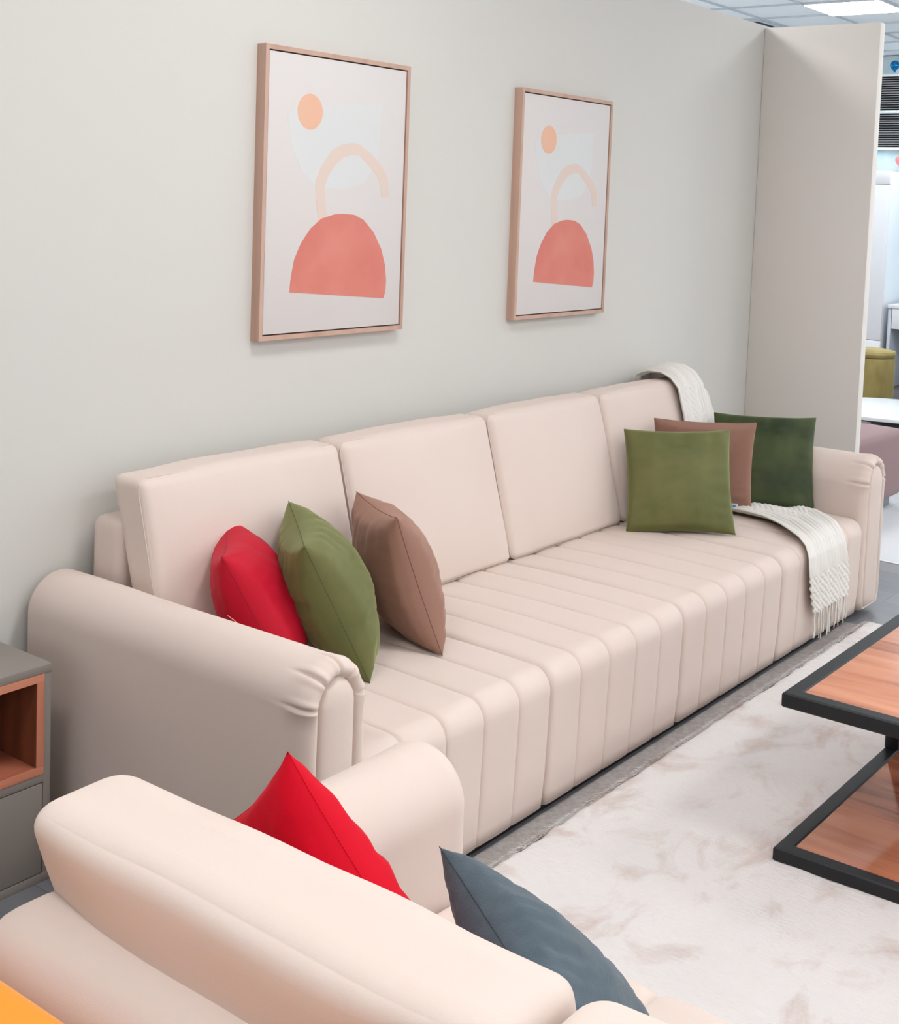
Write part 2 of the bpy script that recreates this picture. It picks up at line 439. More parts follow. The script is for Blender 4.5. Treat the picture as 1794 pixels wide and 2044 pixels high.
def piping_pts(x0, x1):
    w_ = (x1 - x0 - .006) / 2; cx = (x0 + x1) / 2; pts = []
    z0, z1 = .415, .897; r = .03
    def P(px, s):
        th = (.052 + .012 * s)
        return Vector((cx + px, 2.495 + .142 * s - th + .016, z0 + (z1 - z0) * s))
    hh = (z1 - z0) / 2
    for (sx, sz, a0) in ((1, 1, 0), (-1, 1, 90), (-1, -1, 180), (1, -1, 270)):
        for k in range(6):
            a = math.radians(a0 + 90 * k / 5)
            X = sx * (w_ - r) + r * math.cos(a); Zz = sz * (hh - r) + r * math.sin(a)
            pts.append(P(X + math.cos(a) * -.001, (Zz + hh) / (2 * hh)))
    return pts

def build_sofa(name, label, cat, sections, arms, loc, rotz, org, mats, feet_x, arm_len=(2.775, 1.785), fat=0.0, frame_t=.12, frame_y=2.715, frame_r=.028, frame_ext=0, pleat=True, pr=.0014, dz=0, backs=None, seat_yf=1.80):
    t = thing(name, label, cat, loc, rotz)
    o_ = Vector(org)
    def fin(nm, bm, sharp=0):
        bmesh.ops.translate(bm, verts=bm.verts, vec=-o_)
        return from_bm(nm, bm, mats, t, sharp=sharp)
    for (a, b) in arms: fin('arm', arm_mesh(a, b, arm_len[0], arm_len[1], pleat))
    X0, X1 = sections[0][0], sections[-1][1]
    bm = bmesh.new()
    def xf(p): return p + Vector(((X0 + X1) / 2, frame_y - .012 * (p.z + .375) / .75, .405 + dz * .8))
    puff_box(bm, (X1 - X0 - .004 + 2 * frame_ext, frame_t, .75), frame_r, (0, .004, .004), n=24, xf=xf)
    fin('back_frame', bm)
    for (a, b, n) in sections:
        fin('seat_cushion', seat_mesh(a + .001, b - .001, n, yf=seat_yf))
    for k, (a, b, n) in enumerate(backs or sections):
        bc = fin('back_cushion', back_cushion(a + .004, b, seed=k * 3.7, fat=fat, dz=dz))
        if pr:
            tube('piping', [p - o_ for p in piping_pts(a + .004, b)], pr, mats, bc, closed=True)
    bm = bmesh.new(); add_box(bm, (X0, 2.40, .05), (X1, 2.70, .39), .01)
    fin('base', bm, 40)
    bm = bmesh.new(); add_box(bm, (X0, seat_yf + .022, .006), (X1, 2.70, .052), .004)
    bmesh.ops.translate(bm, verts=bm.verts, vec=-o_)
    from_bm('plinth', bm, M_BLACKFOOT, t)  # added black block, stands in for the shade under the sofa
    for fx in feet_x:
        for fy in (1.93, 2.68):
            bm = bmesh.new(); add_box(bm, (fx - .03, fy - .03, 0), (fx + .03, fy + .03, .052), .004)
            bmesh.ops.translate(bm, verts=bm.verts, vec=-o_)
            from_bm('leg', bm, M_BLACKFOOT, t)
    return t

build_sofa('sofa', 'long pale pink-beige four-seat sofa with channelled seat against the grey wall', 'sofa',
           [(2.092, 2.845, 5), (2.845, 3.591, 5), (3.591, 4.335, 5), (4.335, 5.125, 5)],
           [(1.905, 2.090), (5.125, 5.345)], (3.6, 2.3, 0), 0, (3.6, 2.3, 0), M_BEIGE, (2.15, 3.6, 5.05))
# love seat seen from behind: local x -> world y, local y -> -world x
LC = 3.66
build_sofa('loveseat', 'pale pink-beige loveseat seen from behind in the foreground, facing the rug', 'sofa',
           [(-.16, .625, 5), (.625, 1.305, 5)],
           [(-.345, -.16), (1.307, 1.495)], (LC - 2.3, .58, 0), math.pi / 2, (.58, 2.3, 0), M_BEIGE, (-.05, 1.2), arm_len=(2.50, 1.84), backs=[(-.16, .625, 5), (.625, 1.355, 5)], seat_yf=1.87, fat=.042, frame_t=.17, frame_y=2.74, frame_r=.065, frame_ext=.06, pleat=False, pr=0, dz=-.030)

# ------------------------------------------------------------------ orange sofa back in the corner
t = thing('orange_sofa', 'orange sofa back at the bottom left corner, behind the loveseat', 'sofa', (.605, .6, 0))
bm = bmesh.new(); puff_box(bm, (.2, 1.7, .66), .03, (.004, 0, .004), n=12, xf=lambda p: p + Vector((.115, 0, .425)))
from_bm('backrest', bm, M_ORANGE, t, sharp=0)
bm = bmesh.new(); puff_box(bm, (.6, 1.66, .36), .04, (0, 0, .01), n=8, xf=lambda p: p + Vector((-.28, 0, .22)))
from_bm('seat', bm, M_ORANGE, t, sharp=0)
for sx in (-.5, .18):
    for sy in (-.75, .75):
        box('leg', (sx - .025, sy - .025, 0), (sx + .025, sy + .025, .06), M_BLACKFOOT, t)

# ------------------------------------------------------------------ throw pillows
def pillow(name, label, material, A, u, v, s, T=.075, seed=0, seam_mat=None, zip_tag=False, group=None, conc=.055):
    """A = world position of one top corner; u along the top edge, v up; body centred half a diagonal away"""
    u = Vector(u).normalized(); v = (Vector(v) - u * Vector(v).dot(u)).normalized(); n = u.cross(v)
    c = Vector(A) + u * s / 2 - v * s / 2
    N = 44; h = s / 2; bm = bmesh.new(); sheets = []
    def edge(a, b):
        k = conc
        return a * h * (1 - k * (1 - b * b)), b * h * (1 - k * (1 - a * a))
    tt = [math.sin(math.pi / 2 * (2 * i / N - 1)) * .55 + (2 * i / N - 1) * .45 for i in range(N + 1)]
    for sgn in (1, -1):
        rows = []
        for a in tt:
            row = []
            for b in tt:
                px, py = edge(a, b)
                f = max(0, (1 - a * a) * (1 - b * b)) 
                z = T * (f ** .5)
                r = max(abs(a), abs(b))
                # puckers running in from the seams and soft folds
                al = b if abs(a) > abs(b) else a
                pk = noise.noise(Vector((al * 7 + seed, seed * 2.1 + (3 if abs(a) > abs(b) else 9) + (a > 0) * 5 + (b > 0) * 7, sgn * 2))) 
                z *= 1 + .12 * pk * math.exp(-((r - .8) / .22) ** 2)
                z += .006 * noise.noise(Vector((a * 2.2 + seed, b * 2.2, seed + sgn * 4))) * (f ** .3)
                fold = noise.noise(Vector(((a + b * .6) * 1.2 + seed, (b - a * .5) * 4 + seed, sgn))) 
                z -= .0035 * max(0, .2 - abs(fold)) * 5 * (f ** .5)
                qa, qb = abs(a), abs(b)
                lip = .007 * s / .4
                px += math.copysign(lip * math.exp(-((qa - .87) / .10) ** 2) * min(1, (1 - qa * qa) / .22) * (1 - qb ** 4) ** .7, a)
                py += math.copysign(lip * math.exp(-((qb - .87) / .10) ** 2) * min(1, (1 - qb * qb) / .22) * (1 - qa ** 4) ** .7, b)
                row.append(Vector((px, py, sgn * z)))
            rows.append(row)
        sheets.append(rows)
    V1 = grid_mesh(bm, sheets[0])
    idx = {}
    V2 = []
    for i in range(N + 1):
        r2 = []
        for j in range(N + 1):
            if i in (0, N) or j in (0, N): r2.append(V1[i][j])
            else: r2.append(bm.verts.new(sheets[1][i][j]))
        V2.append(r2)
    for i in range(N):
        for j in range(N):
            try: bm.faces.new((V2[i][j], V2[i][j + 1], V2[i + 1][j + 1], V2[i + 1][j]))
            except ValueError: pass
    R = Matrix(((u.x, v.x, n.x), (u.y, v.y, n.y), (u.z, v.z, n.z))).to_4x4()
    o = thing(name, label, 'pillow', (0, 0, 0), group=group)
    o.matrix_world = Matrix.Translation(c) @ R
    from_bm('cover', bm, material, o, sharp=0)
    pts = []
    q = [tt[i] for i in range(0, N)]
    for a in q: pts.append(Vector((*edge(a, -1), 0)))
    for b in q: pts.append(Vector((*edge(1, b), 0)))
    for a in q: pts.append(Vector((*edge(-a, 1), 0)))
    for b in q: pts.append(Vector((*edge(-1, -b), 0)))
    tube('seam', pts, .0008, seam_mat or material, o, closed=True, n=5)
    return o

# left group, edge-on, leaning on the left arm
redp = pillow('throw_pillow', 'dark red pillow wedged against the left arm of the long sofa', M_RED, (2.40, 2.583, .752), (-.69, -.72, .0), (-.36, .30, .88), .40, T=.105, seed=1.3, seam_mat=M_REDSEAM, conc=.09)
pillow('throw_pillow', 'olive green pillow between the dark red and the mocha pillow on the left', M_OLIVE, (2.527, 2.471, .794), (-.638, -.768, -.045), (-.366, .251, .896), .40, T=.115, seed=5.1, seam_mat=M_OLIVESEAM, conc=.08)
pillow('throw_pillow', 'mocha brown pillow to the right of the left olive green pillow', M_BROWN, (2.811, 2.475, .775), (-.542, -.839, .05), (-.257, .222, .941), .40, T=.105, seed=8.6, seam_mat=M_BROWNSEAM, conc=.08)
# right group
pillow('throw_pillow', 'olive green pillow standing frontmost in the right group, nearest the seat edge', M_OLIVE, (4.372, 2.484, .774), (.539, -.841, .045), (.341, .266, .902), .405, T=.085, seed=2.2)
br = pillow('throw_pillow', 'mocha brown pillow between the two green pillows at the right end', M_BROWN, (4.587, 2.471, .795), (.469, -.883, .017), (-.261, -.12, .958), .40, T=.06, seed=3.9)
pillow('throw_pillow', 'dark olive pillow with rubbed nap beside the right arm, rearmost of three', M_OLIVE_D, (5.069, 2.445, .769), (.397, -.917, .021), (.49, .232, .84), .42, T=.07, seed=6.4)
# love seat
c33, s33 = math.cos(math.radians(47)), math.sin(math.radians(47))
lean = Vector((-.30, 0, .954)); hz = Vector((-.17, -.985, 0))
dirU = hz * c33 - lean * s33
dirV = hz * s33 + lean * c33
pillow('throw_pillow', 'bright red pillow poking up behind the back of the loveseat', M_RED2, (1.19, 1.152, .906), dirU, dirV, .375, T=.085, seed=4.4, conc=.085)
pillow('throw_pillow', 'slate grey linen pillow lying on the loveseat seat', M_GREY, (1.43, 1.08, .71), (-.56, -.83, 0), (-.53, .36, .766), .39, T=.085, seed=9.2, seam_mat=M_GREYSEAM)

# ------------------------------------------------------------------ pictures
SUN = None
ARCH_P = [(0.358, 0.40), (0.338, 0.488), (0.33, 0.552), (0.37, 0.609), (0.442, 0.67), (0.509, 0.693), (0.598, 0.704), (0.657, 0.697), (0.744, 0.663), (0.824, 0.623), (0.871, 0.582), (0.89, 0.506), (0.829, 0.5), (0.817, 0.547), (0.792, 0.58), (0.73, 0.616), (0.642, 0.657), (0.593, 0.657), (0.528, 0.645), (0.476, 0.62), (0.42, 0.57), (0.398, 0.537), (0.405, 0.473), (0.425, 0.41)]
DOME_P = [(0.17, 0.148), (0.178, 0.201), (0.197, 0.264), (0.239, 0.323), (0.305, 0.379), (0.381, 0.416), (0.476, 0.433), (0.54, 0.436), (0.623, 0.432), (0.692, 0.414), (0.772, 0.368), (0.837, 0.304), (0.873, 0.239), (0.886, 0.179), (0.884, 0.135), (0.868, 0.107)]
BOWL_P = [(0.126, 0.79), (0.206, 0.811), (0.5, 0.838), (0.809, 0.858), (0.805, 0.783), (0.797, 0.698), (0.78, 0.63), (0.683, 0.552), (0.518, 0.528), (0.406, 0.529), (0.312, 0.543), (0.233, 0.588), (0.169, 0.657), (0.136, 0.733)]
SUN_P = [(.281 + .087 * math.cos(2 * math.pi * k / 32), .802 + .065 * math.sin(2 * math.pi * k / 32)) for k in range(32)]
def smooth_poly(P, corners=()):
    return P
def picture(x0, x1, z0, z1, label):
    t = thing('framed_picture', label, 'picture', ((x0 + x1) / 2, WY, z0), group=None)
    W, H = x1 - x0, z1 - z0; hw = W / 2; D = .036; b = .014; ins = .018
    bm = bmesh.new()
    # floater frame: profile swept round the rectangle (mitred)
    prof = [(0, 0), (0, -D), (b, -D), (b, -.006), (0.02, -.006), (.02, 0)]
    rows = []
    for (sx, sz) in ((-1, 0), (1, 0), (1, 1), (-1, 1)):
        row = []
        for (d, y) in prof:
            X = sx * (hw - d); Z = (d if sz == 0 else H - d)
            row.append(Vector((X, y, Z)))
        rows.append(row)
    grid_mesh(bm, rows, closed_u=True, closed_v=True)
    fr = from_bm('frame', bm, M_FRAMEWOOD, t, smooth=False)
    box('backing', (-hw + .014, -.008, .014), (hw - .014, -.004, H - .014), M_GAP, t, bevel=0)
    cv = box('canvas', (-hw + ins, -D + .003, ins), (hw - ins, -.008, H - ins), M_CANVAS, t, bevel=.001)
    cw, chh = W - 2 * ins, H - 2 * ins
    def flat(nm, P, m_, lift):
        bm = bmesh.new()
        f = [bm.verts.new((-cw / 2 + a * cw, -D + .003 - lift, ins + b_ * chh)) for a, b_ in P]
        face = bm.faces.new(f)
        r = bmesh.ops.extrude_face_region(bm, geom=[face])
        bmesh.ops.translate(bm, verts=[e for e in r['geom'] if isinstance(e, bmesh.types.BMVert)], vec=(0, lift * .8, 0))
        o = from_bm(nm, bm, m_, cv, smooth=False)
        return o
    flat('painted_bowl', BOWL_P, M_BOWL, .0003)
    flat('painted_arch', ARCH_P, M_ARCH, .0005)
    flat('painted_dome', DOME_P, M_DOME, .0008)
    flat('painted_sun', SUN_P, M_SUN, .0007)
    return t
picture(2.684, 3.346, 1.195, 2.066, 'framed abstract print with coral dome on the left, nearer the viewer')
picture(4.000, 4.652, 1.191, 2.058, 'framed abstract print with coral dome on the right, nearer the wall corner')

# ------------------------------------------------------------------ rug
def rug_mat():
    M = bpy.data.materials.new('shag_rug'); M.use_nodes = True
    N = M.node_tree.nodes; L = M.node_tree.links; B = N['Principled BSDF']
    tc = N.new('ShaderNodeTexCoord')
    n = N.new('ShaderNodeTexNoise'); n.inputs['Scale'].default_value = 4.2; n.inputs['Detail'].default_value = 7; n.inputs['Roughness'].default_value = .62
    n.inputs['Distortion'].default_value = .6
    mp = N.new('ShaderNodeMapping'); mp.inputs['Scale'].default_value = (1.0, 1.5, 1); mp.inputs['Location'].default_value = (1.7, .4, 0)
    L.new(tc.outputs['Object'], mp.inputs[0]); L.new(mp.outputs[0], n.inputs['Vector'])
    mr = N.new('ShaderNodeMapRange'); mr.inputs[1].default_value = .51; mr.inputs[2].default_value = .70
    L.new(n.outputs['Fac'], mr.inputs[0])
    mx = N.new('ShaderNodeMix'); mx.data_type = 'RGBA'; mx.inputs[6].default_value = srgb(214, 208, 204); mx.inputs[7].default_value = srgb(190, 170, 160)
    L.new(mr.outputs[0], mx.inputs[0])
    L.new(mx.outputs[2], B.inputs['Base Color'])
    n2 = N.new('ShaderNodeTexNoise'); n2.inputs['Scale'].default_value = 110; n2.inputs['Detail'].default_value = 4
    mp2 = N.new('ShaderNodeMapping'); mp2.inputs['Scale'].default_value = (1, .35, 1); mp2.inputs['Rotation'].default_value = (0, 0, .4)
    L.new(tc.outputs['Object'], mp2.inputs[0]); L.new(mp2.outputs[0], n2.inputs['Vector'])
    bp = N.new('ShaderNodeBump'); bp.inputs['Strength'].default_value = .8; bp.inputs['Distance'].default_value = .007
    L.new(n2.outputs['Fac'], bp.inputs['Height']); L.new(bp.outputs[0], B.inputs['Normal'])
    B.inputs['Roughness'].default_value = .9; B.inputs['Sheen Weight'].default_value = .4
    B.inputs['Specular IOR Level'].default_value = .1
    return M
M_RUG = rug_mat()
rug = thing('shag_rug', 'white shaggy rug with tan blotches in front of the long sofa', 'rug', (3.2, 0, 0))
RX0, RX1, RY0, RY1 = 1.9, 5.09, -2.2, 1.745
bm = bmesh.new(); nx_, ny_ = 300, 360; P = []
for i in range(nx_ + 1):
    row = []
    for j in range(ny_ + 1):
        a = i / nx_; b = j / ny_
        X = RX0 + (RX1 - RX0) * a; Y = RY0 + (RY1 - RY0) * b
        e = min(X - RX0, RX1 - X, Y - RY0, RY1 - Y)
        Y += .012 * noise.noise(Vector((X * 16, 5, 2))) * max(0, 1 - (RY1 - Y) / .06) if RY1 - Y < .06 else 0
        z = .017 * min(1, (e / .02) if e < .02 else 1) ** .5 if e > 0 else 0.001
        z += (.0035 * noise.noise(Vector((X * 9, Y * 9, 0))) + .003 * noise.noise(Vector((X * 45, Y * 28, 3)))) * (1 if e > .01 else .2)
        if e <= 0:
            jx = noise.noise(Vector((X * 30, Y * 30, 7))) * .012
            if X in (RX0, RX1): X += jx
            else: Y += jx
        row.append(Vector((X - 3.2, Y, max(z, .001))))
    P.append(row)
grid_mesh(bm, P)
from_bm('pile', bm, M_RUG, rug, sharp=0)
bm = bmesh.new(); add_box(bm, (RX0 - 3.2, RY1 - .03, 0.0005), (RX1 - 3.25, 1.812, .006))  # flat grey-taupe strip between the pile and the sofa front
from_bm('edge_strip', bm, mat('taupe_strip', (160, 152, 148), .9, .1, bump=.8, bump_scale=150, noise_amt=.8, noise_scale=60, noise_rgb=(136, 128, 124)), rug)['label'] = 'flat grey-taupe strip along the rug edge under the sofa front'
# tufts of pile leaning every way
me = bpy.data.meshes.new('tufts'); vs = []; fs = []
rr = random.Random(3)
def tuft(X, Y, h, wd, spread):
    a = rr.uniform(0, 2 * math.pi); l = rr.uniform(.3, 1) * spread
    dx, dy = math.cos(a) * l, math.sin(a) * l
    px, py = -math.sin(a) * wd, math.cos(a) * wd
    z0 = .012; k = len(vs)
    vs.extend([(X - px - 3.2, Y - py, z0), (X + px - 3.2, Y + py, z0), (X + dx * .5 + px * .8 - 3.2, Y + dy * .5 + py * .8, z0 + h * .8), (X + dx * .5 - px * .8 - 3.2, Y + dy * .5 - py * .8, z0 + h * .8), (X + dx - 3.2, Y + dy, z0 + h)])
    fs.extend([(k, k + 1, k + 2, k + 3), (k + 3, k + 2, k + 4)])
def edge_tuft(X, Y, ax, ay):
    a = math.atan2(ay, ax) + rr.uniform(-1.1, 1.1); l = rr.uniform(.006, .024)
    dx, dy = math.cos(a) * l, math.sin(a) * l; wd = .0016
    px, py = -math.sin(a) * wd, math.cos(a) * wd; k = len(vs); h = rr.uniform(.010, .015)
    vs.extend([(X - px - 3.2, Y - py, h), (X + px - 3.2, Y + py, h), (X + dx - 3.2, Y + dy, h * rr.uniform(.2, .8))]); fs.append((k, k + 1, k + 2))
for _ in range(16000): edge_tuft(RX0 + (RX1 - RX0) * rr.random(), RY1 - rr.random() * .012, 0, 1)
for _ in range(3500): edge_tuft(RX1 - rr.random() * .01, rr.uniform(.6, RY1), 1, 0)
me.from_pydata(vs, [], fs)
o = link('fringe', me, M_RUG, rug, sharp=0); o['kind'] = 'stuff'

# ------------------------------------------------------------------ coffee table
tb = thing('coffee_table', 'two-tier walnut coffee table with black steel frame on the rug', 'table', (3.01, 1.23, .0175))
def ring(name, x0, x1, y0, y1, z0, z1, wd, parent):
    bm = bmesh.new(); bv = .004
    prof = []
    for (d, z) in ((0, z0 + bv), (0, z1 - bv), (bv, z1), (wd - bv, z1), (wd, z1 - bv), (wd, z0 + bv), (wd - bv, z0), (bv, z0)):
        prof.append((d, z))
    rows = []
    for (sx, sy) in ((0, 0), (1, 0), (1, 1), (0, 1)):
        rows.append([Vector((x0 + d if sx == 0 else x1 - d, y0 + d if sy == 0 else y1 - d, z)) for d, z in prof])
    grid_mesh(bm, rows, closed_u=True, closed_v=True)
    return from_bm(name, bm, M_BLACKMETAL, parent, sharp=30)
TL, TW, RAIL = 1.30, .74, .041
ring('top_frame', 0, TL, -TW, 0, .393, .431, RAIL, tb)
box('tabletop', (RAIL, -TW + RAIL, .408), (TL - RAIL, -RAIL, .4285), M_WALNUT, tb, bevel=.0005)
ring('bottom_frame', 0, TL, -TW, 0, -.001, .035, RAIL, tb)
box('shelf', (RAIL, -TW + RAIL, .008), (TL - RAIL, -RAIL, .0315), M_WALNUT_G, tb, bevel=.0005)
for px in (.80,):
    for py in (-.0405, -TW):
        box('post', (px, py, .034), (px + .0405, py + .0405, .393), M_BLACKMETAL, tb, bevel=.003)

# ------------------------------------------------------------------ side cabinet at the left
cb = thing('side_cabinet', 'taupe side cabinet with wood-lined open niche beside the sofa arm', 'cabinet', (1.5, 2.64, 0))
x0, x1, y0, y1 = 1.00, 1.80, 2.51, 2.79
def cbx(nm, a, b, m_, par=cb, bevel=.001):
    return box(nm, tuple(a[i] - (1.5, 2.64, 0)[i] for i in range(3)), tuple(b[i] - (1.5, 2.64, 0)[i] for i in range(3)), m_, par, bevel)
TOP = .522
cbx('carcass_side', (x1 - .019, y0 + .002, .02), (x1, y1, TOP - .019), M_CABGREY)
cbx('carcass_side', (x0, y0 + .002, .02), (x0 + .019, y1, TOP - .019), M_CABGREY)
cbx('cabinet_top', (x0 - .001, y0, TOP - .019), (x1 + .001, y1, TOP), M_CABGREY)
cbx('bottom_panel', (x0, y0, 0.0), (x1, y1, .0205), M_CABGREY)
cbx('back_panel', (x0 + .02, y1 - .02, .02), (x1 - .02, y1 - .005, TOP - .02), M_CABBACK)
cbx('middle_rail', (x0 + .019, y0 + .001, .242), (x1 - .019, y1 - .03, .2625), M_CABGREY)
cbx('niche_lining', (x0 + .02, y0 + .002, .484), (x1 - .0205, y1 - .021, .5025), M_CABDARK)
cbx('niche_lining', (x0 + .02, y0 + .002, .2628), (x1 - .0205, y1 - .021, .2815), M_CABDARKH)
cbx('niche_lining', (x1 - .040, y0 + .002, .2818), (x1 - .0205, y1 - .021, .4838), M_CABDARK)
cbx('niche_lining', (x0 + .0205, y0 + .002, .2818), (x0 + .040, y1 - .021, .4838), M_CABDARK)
cbx('lining_edge', (x0 + .02, y0 - .0008, .484), (x1 - .0205, y0 + .0019, .5025), M_CABWOOD, bevel=0)  # front edges of the lining, left in the unshaded wood tone
cbx('lining_edge', (x0 + .02, y0 - .0008, .2628), (x1 - .0205, y0 + .0019, .2815), M_CABWOOD, bevel=0)
cbx('lining_edge', (x1 - .040, y0 - .0008, .2818), (x1 - .0205, y0 + .0019, .4838), M_CABWOOD_V, bevel=0)
cbx('lining_edge', (x0 + .0205, y0 - .0008, .2818), (x0 + .040, y0 + .0019, .4838), M_CABWOOD_V, bevel=0)
d1 = cbx('drawer_front', (x0 + .022, y0 + .0005, .0235), ((x0 + x1) / 2 - .0015, y0 + .018, .2395), M_CABGREY)
d2 = cbx('drawer_front', ((x0 + x1) / 2 + .0015, y0 + .0005, .0235), (x1 - .022, y0 + .018, .2395), M_CABGREY)
cbx('dark_recess', (x0 + .019, y0 + .019, .021), (x1 - .019, y0 + .03, .241), M_DARK)

# ------------------------------------------------------------------ knitted throw
def lerp_tab(tab, s):
    for (a, b) in zip(tab, tab[1:]):
        if s <= b[0]:
            t = (s - a[0]) / (b[0] - a[0]); t = max(0, min(1, t))
            return [a[k] + (b[k] - a[k]) * t for k in range(1, len(a))]
    return list(tab[-1][1:])
PATH = [  # y, z, x_left, x_right
    (2.745, .815, 4.93, 5.12), (2.738, .86, 4.92, 5.13), (2.722, .895, 4.91, 5.14), (2.68, .912, 4.90, 5.15), (2.62, .914, 4.895, 5.155),
    (2.572, .900, 4.885, 5.15), (2.535, .87, 4.875, 5.145), (2.50, .78, 4.865, 5.14), (2.462, .66, 4.85, 5.13), (2.425, .55, 4.83, 5.12), (2.395, .47, 4.80, 5.11),
    (2.35, .432, 4.78, 5.11), (2.25, .427, 4.765, 5.11), (2.15, .427, 4.75, 5.10), (2.05, .427, 4.72, 5.085), (1.95, .427, 4.66, 5.04), (1.88, .427, 4.59, 4.97),
    (1.835, .422, 4.55, 4.92), (1.803, .404, 4.53, 4.885), (1.785, .37, 4.517, 4.875), (1.779, .33, 4.515, 4.88), (1.776, .25, 4.53, 4.895), (1.775, .16, 4.57, 4.893)]
acc = 0; TAB = []
for i, p in enumerate(PATH):
    if i: acc += math.hypot(p[0] - PATH[i - 1][0], p[1] - PATH[i - 1][1])
    TAB.append((acc,) + p)
LT = acc
def throw_point(u, s):
    y, z, xl, xr = lerp_tab(TAB, s)
    y2, z2, _, _ = lerp_tab(TAB, min(LT, s + .03)); y1_, z1_, _, _ = lerp_tab(TAB, max(0, s - .03))
    ty, tz = y2 - y1_, z2 - z1_; l = math.hypot(ty, tz) or 1; ny, nz = tz / l, -ty / l   # outward
    x = xl + (xr - xl) * u
    ph = s * 1.3
    fold = .013 * (.5 + .5 * math.sin(u * 23 + 2.5 * math.sin(ph * 2.2) + 1)) + .007 * (.5 + .5 * noise.noise(Vector((u * 9 - s * 1.2, s * 1.5, 4))))
    fine = .0012 * math.sin(u * 150)
    k = 0
    if s > LT - .15: k = min(1, (s - LT + .15) / .02)
    elif LT * .50 < s < LT * .74: k = .75 * math.exp(-((u - .55 - .25 * math.sin(s * 6)) / .25) ** 2)
    elif .28 < s < .46: k = .5 * math.exp(-((u - .35) / .2) ** 2)
    bob = .008 * (abs(math.sin(math.pi * (u * 11 + s * 34))) * abs(math.sin(math.pi * (u * 11 - s * 34)))) ** .8 * k
    d = fold * (1 - .5 * k) + fine * (1 - k) + bob + .003
    edge = min(u, 1 - u)
    d += .030 * math.sin(math.pi * u) ** .7 * math.exp(-((s - .17) / .10) ** 2)
    d += .004 * math.exp(-(edge / .03) ** 2)
    x += .006 * noise.noise(Vector((u * 3, s * 9, 2))) * (1 if edge < .2 else .3)
    z_ = z + nz * d; y_ = y + ny * d
    if x > 5.11 and z > .6: z_ -= (x - 5.11) * 1.2 * max(0, min(1, (z - .6) / .2))
    return Vector((x, y_, z_))
th = thing('knitted_throw', 'cream knitted throw with tassels draped over the right end of the sofa', 'throw blanket', (4.85, 2.2, .41))
off = Vector((4.85, 2.2, .41))
bm = bmesh.new(); NU, NS = 150, 420
grid_mesh(bm, [[throw_point(i / NU, LT * j / NS) - off for j in range(NS + 1)] for i in range(NU + 1)])
kn = from_bm('knit_cloth', bm, M_KNIT, th, sharp=0)
sd = kn.modifiers.new('thick', 'SOLIDIFY'); sd.thickness = .005; sd.offset = 0
rr = random.Random(11)
for i in range(26):
    u = (i + .5) / 26
    p = throw_point(u, LT) - off
    ln = rr.uniform(.085, .115); pts = []
    ax, bx = rr.uniform(-.012, .012), rr.uniform(-.006, .006); ph = rr.uniform(0, 6)
    for k in range(9):
        q = k / 8
        pts.append(Vector((p.x + ax * q + .0035 * math.sin(ph + q * 7), p.y - .001 + bx * q * .3, p.z + .004 - ln * q)))
    tube('tassel', pts, .0021 if i % 3 else .0027, M_KNIT, th, n=6)

# small sewn label on the brown pillow, swing-tag string on the dark red one
bpy.context.view_layer.update()
st = tube('tag_string', [Vector(p) for p in ((2.085, 2.228, .632), (2.088, 2.208, .624), (2.086, 2.190, .617), (2.088, 2.165, .606))], .0011, mat('pink_string', (236, 150, 130), .5), redp)
st.matrix_parent_inverse = redp.matrix_world.inverted(); st['label'] = 'thin pale pink tag string'
bm = bmesh.new(); add_box(bm, (.118, -.178, .0285), (.142, -.150, .0305), .0004)
tg = from_bm('care_label', bm, mat('label_cloth', (205, 216, 224), .7), br); tg['label'] = 'small pale blue-white care label'
bm = bmesh.new(); add_box(bm, (.122, -.170, .0304), (.134, -.156, .0309), .0)
from_bm('label_print', bm, mat('label_print', (92, 140, 176), .7), tg)

# ------------------------------------------------------------------ showroom beyond the partition
t = thing('ottoman', 'dusty pink velvet ottoman on a grey plinth beyond the partition', 'ottoman', (6.97, 2.64, 0), math.radians(-2))
bm = bmesh.new(); puff_box(bm, (.82, .52, .38), .045, (.006, .006, .012), n=12, xf=lambda p: p + Vector((0, 0, .25)))
from_bm('upholstery', bm, M_PINK, t, sharp=0)
box('plinth', (-.35, -.21, 0), (.35, .21, .065), M_PLINTH, t, bevel=.01)

t = thing('marble_table', 'low round white marble table on a black base behind the pink ottoman', 'table', (8.15, 2.72, 0))
def lathe(name, prof, material, parent, n=64, smooth=True):
    bm = bmesh.new()
    rows = [[Vector((r * math.cos(2 * math.pi * k / n), r * math.sin(2 * math.pi * k / n), z)) for k in range(n)] for r, z in prof]
    V = grid_mesh(bm, rows, closed_v=True)
    bm.faces.new(V[0]); bm.faces.new(V[-1])
    return from_bm(name, bm, material, parent, sharp=35)
lathe('tabletop', [(.44, .400), (.452, .404), (.455, .412), (.455, .422), (.448, .428), (.44, .429)], M_MARBLE, t, 96)
lathe('base', [(.30, 0), (.31, .01), (.31, .02), (.12, .06), (.10, .12), (.12, .34), (.36, .38), (.38, .399)], M_BLACKFOOT, t)

t = thing('pouf', 'tan round pouf at the right edge of the picture, beyond the pink ottoman', 'pouf', (8.22, 2.20, 0))
lathe('upholstery', [(.16, .015), (.19, .03), (.2, .06), (.2, .14), (.18, .17), (.12, .18)], M_TAN, t)
lathe('foot_ring', [(.17, 0), (.175, .005), (.175, .014), (.17, .016)], M_BLACKFOOT, t)

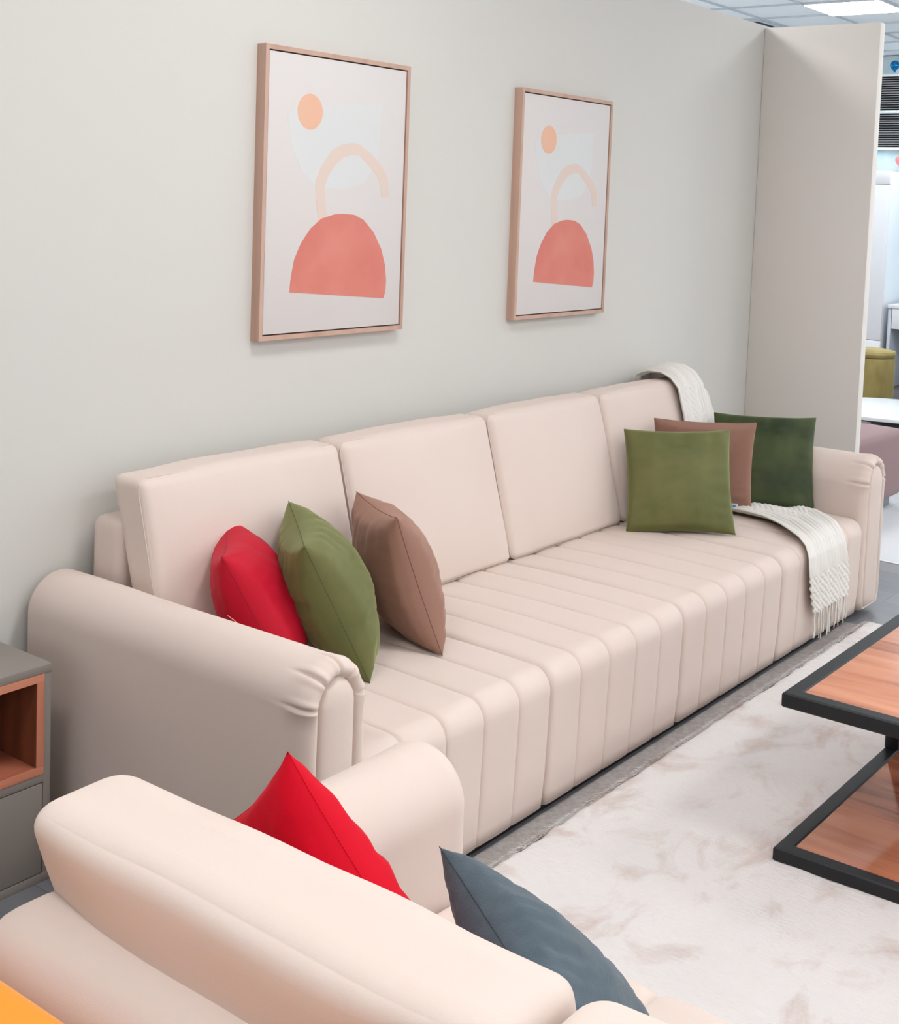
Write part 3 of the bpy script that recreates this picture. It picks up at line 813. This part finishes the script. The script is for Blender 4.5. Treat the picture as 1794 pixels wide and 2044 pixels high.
t = thing('stool', 'ochre velvet round stool in front of the white desk', 'stool', (11.36, 4.02, 0))
lathe('upholstery', [(.20, .02), (.215, .03), (.225, .05), (.225, .36), (.22, .385), (.20, .40)], M_OCHRE, t)
lathe('seat', [(.205, .398), (.226, .404), (.232, .425), (.222, .447), (.18, .457), (.08, .46)], M_OCHRE, t)
lathe('foot_ring', [(.19, 0), (.2, .004), (.2, .02), (.19, .022)], M_BLACKFOOT, t)

t = thing('wardrobe', 'tall white wardrobe against the blue mural wall', 'wardrobe', (12.6, 4.75, 0))
box('carcass', (-.28, -.5, .0), (.28, .5, 2.06), M_WHITE, t, bevel=.003)
for (a, b) in ((-.497, -.002), (.002, .497)):
    d = box('door', (-.30, a, .45), (-.2805, b, 1.93), M_WHITE, t, bevel=.002)
    box('drawer_front', (-.30, a, .04), (-.2805, b, .444), M_WHITE, t, bevel=.002)
    box('door', (-.30, a, 1.936), (-.2805, b, 2.055), M_WHITE, t, bevel=.002)
t = thing('desk', 'white desk with a drawer front standing right of the white wardrobe', 'desk', (12.6, 3.6, 0))
box('desktop', (-.30, -.6, .765), (.28, .6, .80), M_WHITE, t)
box('drawer_front', (-.29, -.56, .57), (-.27, .56, .763), M_WHITE, t)
for s_ in (-.6, .57): box('side_panel', (-.28, s_, 0), (.28, s_ + .03, .764), M_DESKIN, t)
box('back_panel', (.24, -.565, .1), (.26, .565, .76), M_DESKIN, t)
t = thing('wall_grille', 'black louvred air grille on the blue mural wall', 'vent', (12.9, 4.1, 2.66))
box('backing', (-.012, -.52, -.345), (0, .52, .345), M_DARK, t)
gm = mat('grille_slat', (120, 122, 124), .5)
for k in range(30):
    z = -.33 + .66 * k / 29
    if abs(z) < .012: continue
    box('slat', (-.03, -.51, z - .004), (-.0125, .51, z + .004), gm, t, bevel=0)
box('middle_bar', (-.034, -.52, -.013), (-.0125, .52, .013), M_GRID, t)
box('frame', (-.035, -.53, -.372), (-.0, .53, -.346), M_WHITE, t)
box('frame', (-.035, -.53, .346), (-.0, .53, .372), M_WHITE, t)
def balloon(name, label, loc, r, m_):
    t = thing(name, label, 'balloon', loc)
    bm = bmesh.new(); bmesh.ops.create_uvsphere(bm, u_segments=24, v_segments=16, radius=r)
    for v in bm.verts:
        v.co.z *= 1.12
        if v.co.z < 0: v.co.x *= 1 + .25 * v.co.z / r; v.co.y *= 1 + .25 * v.co.z / r
        v.co += noise.noise_vector(v.co * 18) * .006
    from_bm('envelope', bm, m_, t, sharp=0)
    bm = bmesh.new(); bmesh.ops.create_cone(bm, cap_ends=True, segments=10, radius1=.014, radius2=.003, depth=.03)
    bmesh.ops.translate(bm, verts=bm.verts, vec=(0, 0, -r * 1.15))
    from_bm('knot', bm, m_, t)
balloon('balloon', 'shiny blue foil balloon above the black grille', (12.78, 4.44, 3.10), .045, M_BLUEFOIL)
balloon('balloon', 'coral pink balloon below the black grille at the right edge', (12.78, 4.325, 2.18), .052, M_PINKFOIL)
